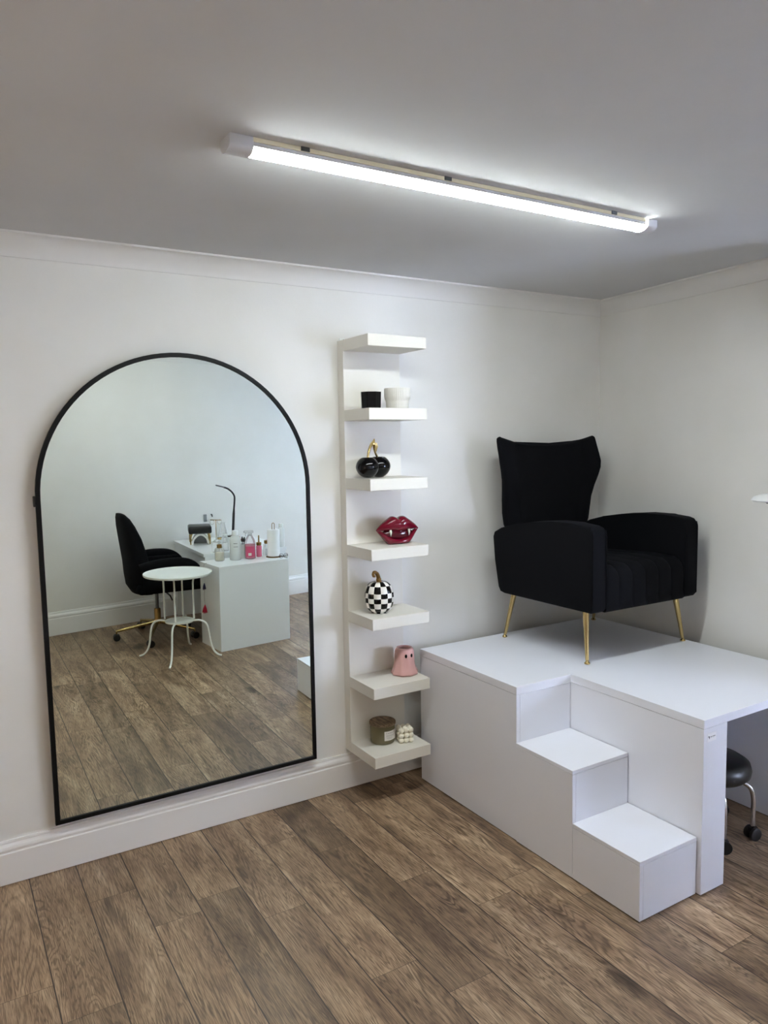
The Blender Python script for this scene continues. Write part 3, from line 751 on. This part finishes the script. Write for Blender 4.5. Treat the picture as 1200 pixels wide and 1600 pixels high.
bm = B(); loft(bm, [[(-.022, -.022, 0), (.022, -.022, 0), (.022, .022, 0), (-.022, .022, 0)], [(-.025, -.025, .115), (.025, -.025, .115), (.025, .025, .115), (-.025, .025, .115)], [(-.022, -.022, .115), (.022, -.022, .115), (.022, .022, .115), (-.022, .022, .115)], [(-.020, -.020, .02), (.020, -.020, .02), (.020, .020, .02), (-.020, .020, .02)]]); obj('pot', bm, WHITE_PLASTIC, t)
for i, (x, y, tx_, h_, lab_, m1, m2) in enumerate(((-.012, 0, -.02, .16, 'make-up brush with blush pink bristles in the white pot', BLACK_PLASTIC, BLUSH), (0, .004, .002, .155, 'tall thin black brush upright in the white pot', BLACK_PLASTIC, BLACK_PLASTIC), (.012, -.002, .022, .15, 'black brush leaning right in the white pot', BLACK_PLASTIC, BLACK_PLASTIC))):
    b_ = thing('makeup_brush', lab_, 'brush', (-1.185+x, -2.865+y, ZC+.022), 0, 'make-up brushes in the white pot')
    bm = B(); tube(bm, [(0, 0, 0), ((tx_-x)*.6, 0, h_*.72)], .0035, 8); obj('handle', bm, m1, b_, True)
    bm = B(); tube(bm, [((tx_-x)*.6, 0, h_*.70), ((tx_-x)*.8, 0, h_*.82), ((tx_-x), 0, h_)], [.004, .011, .004], 10); obj('bristles', bm, m2, b_, True)
t = bottle('nail_oil_bottle', 'slim white tube standing between the pink bottle and gold-lidded jar', (-.985, -2.885, ZC), [(.008, 0), (.009, .002), (.009, .07), (.007, .072), (.006, .095), (.005, .097)], WHITE_PLASTIC)
t = bottle('lidded_jar', 'clear glass jar with a gold lid behind the paper towel roll', (-.955, -2.885, ZC), [(.026, 0), (.03, .004), (.03, .085), (.026, .096), (.022, .1)], CLEAR, 'jar')
bm = B(); lathe(bm, [(.027, .1), (.028, .102), (.028, .124), (.026, .126)], seg=24); obj('lid', bm, DARK_GOLD, t, True, auto=40)
t = thing('towel_holder', 'gold wire paper towel holder with round base and loop top', 'holder', (-.945, -2.775, ZC))
bm = B(); lathe(bm, [(.062, 0), (.064, .003), (.062, .006), (.01, .007)], seg=32); obj('base', bm, DARK_GOLD, t, True, auto=40)
bm = B(); tube(bm, [(-.011, 0, .006), (-.011, 0, .27)]+[(-.011*math.cos(PI*i/8), 0, .27+.013*math.sin(PI*i/8)) for i in range(1, 9)]+[(.011, 0, .006)], .0026, 8); obj('wire_loop', bm, DARK_GOLD, t, True)
bm = B(); lathe(bm, [(.048, .009), (.051, .011), (.051, .228), (.048, .231), (.018, .231), (.018, .009)], seg=36)
tag(obj('paper_towel_roll', bm, PAPER, None, True, (-.945, -2.775, ZC), auto=50), 'white roll of paper towel standing on the gold wire holder', 'paper towel')
t = bottle('tall_bottle', 'tall plain white bottle behind the paper towel roll on the desk', (-.768, -3.035, DZ), [(.028, 0), (.031, .004), (.031, .15), (.026, .165), (.016, .172)], WHITE_PLASTIC)
bm = B(); lathe(bm, [(.019, .17), (.02, .172), (.02, .2), (.018, .203)], seg=20); obj('cap', bm, WHITE_METAL, t, True, auto=40)
t = thing('eyeglasses', 'black round-rimmed eyeglasses lying at the right end of the cabinet top', 'glasses', (-.898, -2.680, ZC+.0195), -.15)
for s in (-1, 1):
    bm = B(); tube(bm, [(s*.022+.019*math.cos(2*PI*i/20), 0, .0+.018*math.sin(2*PI*i/20)) for i in range(21)], .0014, 8); obj('rim', bm, BLACK_PLASTIC, t, True)
bm = B(); tube(bm, [(-.003, 0, .005), (.003, 0, .005)], .0014, 8); obj('bridge', bm, BLACK_PLASTIC, t, True)
for s in (-1, 1):
    bm = B(); tube(bm, [(s*.041, 0, .004), (s*.040, -.004-.002*s, .002), (-s*.036, -.008-.002*s, -.012)], .0014, 8); obj('temple', bm, BLACK_PLASTIC, t, True)
# ---- items on the high desk
t = bottle('glass_bottle', 'clear glass bottle with pale cap between the two jars at the desk front', (-1.255, -3.08, DZ), [(.028, 0), (.031, .004), (.031, .105), (.022, .12), (.016, .124)], CLEAR)
bm = B(); lathe(bm, [(.018, .122), (.0185, .124), (.0185, .14), (.017, .142)], seg=18); obj('cap', bm, FROST, t, True, auto=40)
t = thing('pump_bottle', 'clear square acrylic dispenser at the desk end beside the wax jar', 'bottle', (-1.345, -3.06, DZ))
bm = B(); box(bm, -.03, .03, -.03, .03, 0, .085, .004); obj('body', bm, CLEAR, t); bm = B(); lathe(bm, [(.014, .085), (.014, .1), (.008, .102)], seg=16); obj('cap', bm, FROST, t, True, auto=40)
# acrylic organiser
bm = B()
box(bm, -.06, .06, -.035, .035, 0, .004); 
for a, b in ((-.06, -.057), (.057, .06), (-.0015, .0015)): box(bm, a, b, -.035, .035, .004, .045)
box(bm, -.06, .06, -.035, -.032, .004, .045); box(bm, -.06, .06, .032, .035, .004, .045)
tag(obj('acrylic_organiser', bm, CLEAR, None, False, (-1.13, -3.10, DZ)), 'low clear acrylic tray organiser behind the spray bottle', 'tray')
# hand rest and uv lamp
t = thing('hand_rest', 'small black padded hand rest on four gold legs standing over the nail lamp', 'hand rest', (-1.315, -3.60, DZ), math.radians(14))
bm = B(); box(bm, -.10, .10, -.108, .108, .100, .166, .014, 3)
for v in bm.verts:
    k = 1-(abs(v.co.x)/.095)**2*.5-(abs(v.co.y)/.105)**2*.5
    if v.co.z > .13: v.co.z += .006*k
obj('cushion', bm, BLACK_VINYL, t, True)
for sx in (-1, 1):
    for sy in (-1, 1):
        bm = B(); tube(bm, spline([(sx*.07, sy*.085, .108), (sx*.082, sy*.094, .07), (sx*.084, sy*.097, .005)], 4), [.011, .0105, .010, .0095, .009, .008, .007, .006, .005], 10); obj('leg', bm, GOLD, t, True)
t = thing('nail_lamp', 'white arched nail curing lamp underneath the black hand rest', 'nail lamp', (-1.315, -3.59, DZ), math.radians(14))
def archp(w_, h_): return [(w_*math.cos(PI*i/16), h_*math.sin(PI*i/16)) for i in range(17)]
bm = B(); o_ = archp(.078, .1); i_ = archp(.062, .085)[::-1]; prism(bm, o_+i_, 1, -.07, .07, .003); obj('dome', bm, WHITE_GLOSS, t, True, auto=40)
bm = B(); prism(bm, archp(.06, .083), 1, -.066, -.03); obj('rear_cover', bm, GREY_METAL, t)
# glass carafe and gold rack
t = thing('jewellery_stand', 'gold T-shaped stand with hoops behind the hand rest', 'stand', (-1.158, -3.62, DZ))
bm = B(); lathe(bm, [(.03, 0), (.031, .004), (.005, .006)], seg=24); obj('base', bm, GOLD, t, True, auto=40)
bm = B(); tube(bm, [(0, 0, .004), (0, 0, .2)], .0035, 8); tube(bm, [(-.052, 0, .206), (.052, 0, .196)], .0035, 8); obj('t_bar', bm, GOLD, t, True)
for x in (-.034, .035):
    bm = B(); tube(bm, [(x+.02*math.cos(2*PI*i/18), 0, .182+.02*math.sin(2*PI*i/18)) for i in range(19)], .0012, 6); obj('hoop', bm, GOLD, t, True)
t = bottle('glass_carafe', 'tall tapering clear glass carafe beside the gold T-shaped stand', (-1.115, -3.55, DZ), [(.034, 0), (.038, .004), (.038, .07), (.03, .12), (.02, .16), (.018, .175), (.024, .182)], CLEAR, 'carafe')
t = bottle('gold_candle', 'small glass with a gold rim beside the nail lamp', (-1.19, -3.42, DZ), [(.018, 0), (.021, .003), (.021, .05), (.020, .052)], CLEAR, 'candle')
bm = B(); lathe(bm, [(.022, .05), (.023, .052), (.023, .066), (.021, .068)], seg=20); obj('lid', bm, GOLD, t, True, auto=40)
# desk lamp
t = thing('desk_lamp', 'slim black gooseneck desk lamp rising from the back of the desk', 'lamp', (-.915, -3.87, DZ))
bm = B(); lathe(bm, [(.035, 0), (.036, .004), (.01, .01)], seg=24); box(bm, -.09, .0, -.012, .012, .0, .012); obj('base', bm, BLACK_PLASTIC, t, True, auto=40)
bm = B(); pts = spline([(0, 0, .008), (.01, -.01, .10), (.02, -.015, .22)], 4)+spline([(.026, -.02, .27), (.035, -.025, .34), (.034, -.025, .385), (.01, -.02, .425), (-.03, -.015, .458), (-.07, -.01, .475)], 6)
tube(bm, pts, [.012]*9+[.0085]*(len(pts)-9), 12); obj('gooseneck', bm, BLACK_PLASTIC, t, True)
bm = B(); tube(bm, [(-.066, -.01, .475), (-.075, -.01, .478), (-.148, -.01, .497)], [.008, .012, .011], 14, (1.0, .6)); obj('lamp_head', bm, GREY_METAL, t, True, auto=50)
# wall hooks behind the desk
bm = B(); box(bm, -.015, .015, 0, .012, -.035, .035, .003); box(bm, -.012, .012, .012, .02, -.03, -.018)
tag(obj('wall_hook', bm, SOCKET_GREY, None, False, (-1.14, backy(-1.14)+.0005, .885), ang_b), 'grey wall hook behind the desk', 'hook')
bm = B(); tube(bm, [(0, 0, 0), (0, .012, .002), (.004, .016, -.022)], .006, 8)
tag(obj('wall_plug', bm, BLACK_PLASTIC, None, True, (-1.075, backy(-1.075)+.0015, .915), ang_b), 'small black peg on the wall above the gold stand', 'peg')
# keyring hanging at desk corner
t = thing('tassel_keyring', 'string of tassels hanging on the desk corner, crimson at the bottom and navy above', 'keyring', (-1.541, -2.76, .055), 0)
Z0 = .10
bm = B(); tube(bm, spline([(.024, 0, .616), (.0, 0, .600), (-.002, 0, .5), (0, .005, .43), (-.004, 0, .36), (0, 0, .28)], 5), .0014, 6); obj('cord', bm, CHROME, t, True)
def tassel(x, y, z, h, m, spread, n=16):
    bm = B()
    for i in range(n):
        a = 2*PI*i/n; r = spread*random.uniform(.4, 1)
        tube(bm, [(x, y, z), (x+r*.6*math.cos(a), y+r*.6*math.sin(a), z-h*.45), (x+r*math.cos(a), y+r*math.sin(a), z-h*random.uniform(.85, 1))], [.003, .0035, .002], 5)
    return obj('tassel', bm, m, t, True)
tassel(-.002, .005, .46, .055, TASSEL_BLUE, .014); tassel(0, 0, .285, .07, TASSEL_RED, .022)

# ---- round side table
RA = math.radians(30)
tb = thing('side_table', 'small round white metal side table with four curved legs beside the desk', 'table', (-1.79, -2.60, 0), RA)
bm = B(); lathe(bm, [(.235, .634), (.249, .637), (.252, .643), (.252, .652), (.249, .653), (.246, .648), (.02, .647)], seg=64); obj('table_top', bm, WHITE_METAL, tb, True, auto=50)
bm = B(); lathe(bm, [(.095, .272), (.104, .274), (.106, .286), (.102, .286), (.1, .279), (.01, .278)], seg=40); obj('lower_shelf', bm, WHITE_METAL, tb, True, auto=50)
for i in range(4):
    a = PI/2*i; c, s = math.cos(a), math.sin(a)
    R_ = [(.175, .632), (.145, .628), (.122, .612), (.112, .585), (.110, .54), (.110, .42), (.110, .295)]
    Q_ = [(.108, .282), (.15, .284), (.190, .270), (.212, .235), (.222, .18), (.232, .11), (.25, .055), (.28, .02), (.312, .008)]
    bm = B(); tube(bm, spline([(c*r, s*r, z) for r, z in R_], 5), .0068, 10); tube(bm, spline([(c*r, s*r, z) for r, z in Q_], 5), .0075, 10); obj('leg', bm, WHITE_METAL, tb, True)

# ---- office chair
oc = thing('office_chair', 'black velvet office chair with curved arms on a brass five-star base', 'chair', (-1.79, -3.28, 0), 0)
def shell_back():
    bm = B(); rings = []; m = 40
    rows = [(.40, -.20, .20, .10), (.46, -.235, .235, .13), (.55, -.245, .25, .14), (.65, -.25, .25, .15), (.75, -.262, .24, .15), (.85, -.275, .225, .14), (.95, -.285, .20, .11), (1.01, -.288, .165, .08), (1.045, -.286, .12, .045)]
    for z, xb, wd, th in rows:
        ring = []
        for j in range(m):
            a = 2*PI*j/m; c, s = math.cos(a), math.sin(a)
            u = (abs(c)**.6)*(1 if c > 0 else -1); q = (abs(s)**.8)*(1 if s > 0 else -1)
            ring.append((xb+th/2*q+th/2+.06*max(0, (.98-z)/.6)*abs(u)**2.2*(1 if q > 0 else .8), u*wd, z))
        rings.append(ring)
    loft(bm, rings); return bm
obj('backrest', shell_back(), VELVET, oc, True)
bm = B(); box(bm, -.20, .35, -.24, .24, .405, .50, .035, 4); obj('seat', bm, VELVET, oc, True)
for s in (-1, 1):
    pts = spline([(-.18, s*.255, .62), (-.08, s*.275, .645), (.05, s*.285, .655), (.17, s*.28, .645), (.245, s*.275, .60), (.275, s*.265, .53), (.26, s*.255, .46)], 5)
    bm = B(); tube(bm, pts, [.045]*len(pts), 14, (.7, 1.0)); box(bm, -.16, .255, s*.255-.02, s*.255+.02, .43, .64, .015, 3); obj('armrest', bm, VELVET, oc, True, auto=60)
bm = B(); lathe(bm, [(.014, .22), (.014, .40)], seg=20); obj('gas_lift', bm, GREY_METAL, oc, True, auto=40)
bm = B(); lathe(bm, [(.03, .11), (.03, .125), (.026, .13), (.026, .235), (.022, .24)], seg=24); obj('column', bm, DARK_GOLD, oc, True, auto=40)
bm = B(); box(bm, -.05, .09, -.06, .06, .385, .404); obj('seat_plate', bm, BLACK_PLASTIC, oc)
bm = B(); tube(bm, [(.05, .1, .39), (.06, .2, .375), (.06, .26, .35)], .006, 8); obj('tilt_lever', bm, BLACK_PLASTIC, oc, True)
for i in range(5):
    a = math.radians(186-72*i); c, s = math.cos(a), math.sin(a)
    bm = B(); tube(bm, [(c*.02, s*.02, .128), (c*.33, s*.33, .078)], [.017, .011], 12, (.8, 1)); tube(bm, [(c*.33, s*.33, .078), (c*.33, s*.33, .055)], .006, 8)
    lg = obj('leg', bm, GOLD, oc, True, auto=50); caster(lg, c*.33, s*.33, a+1.1*i, .028, 'castor', .042)
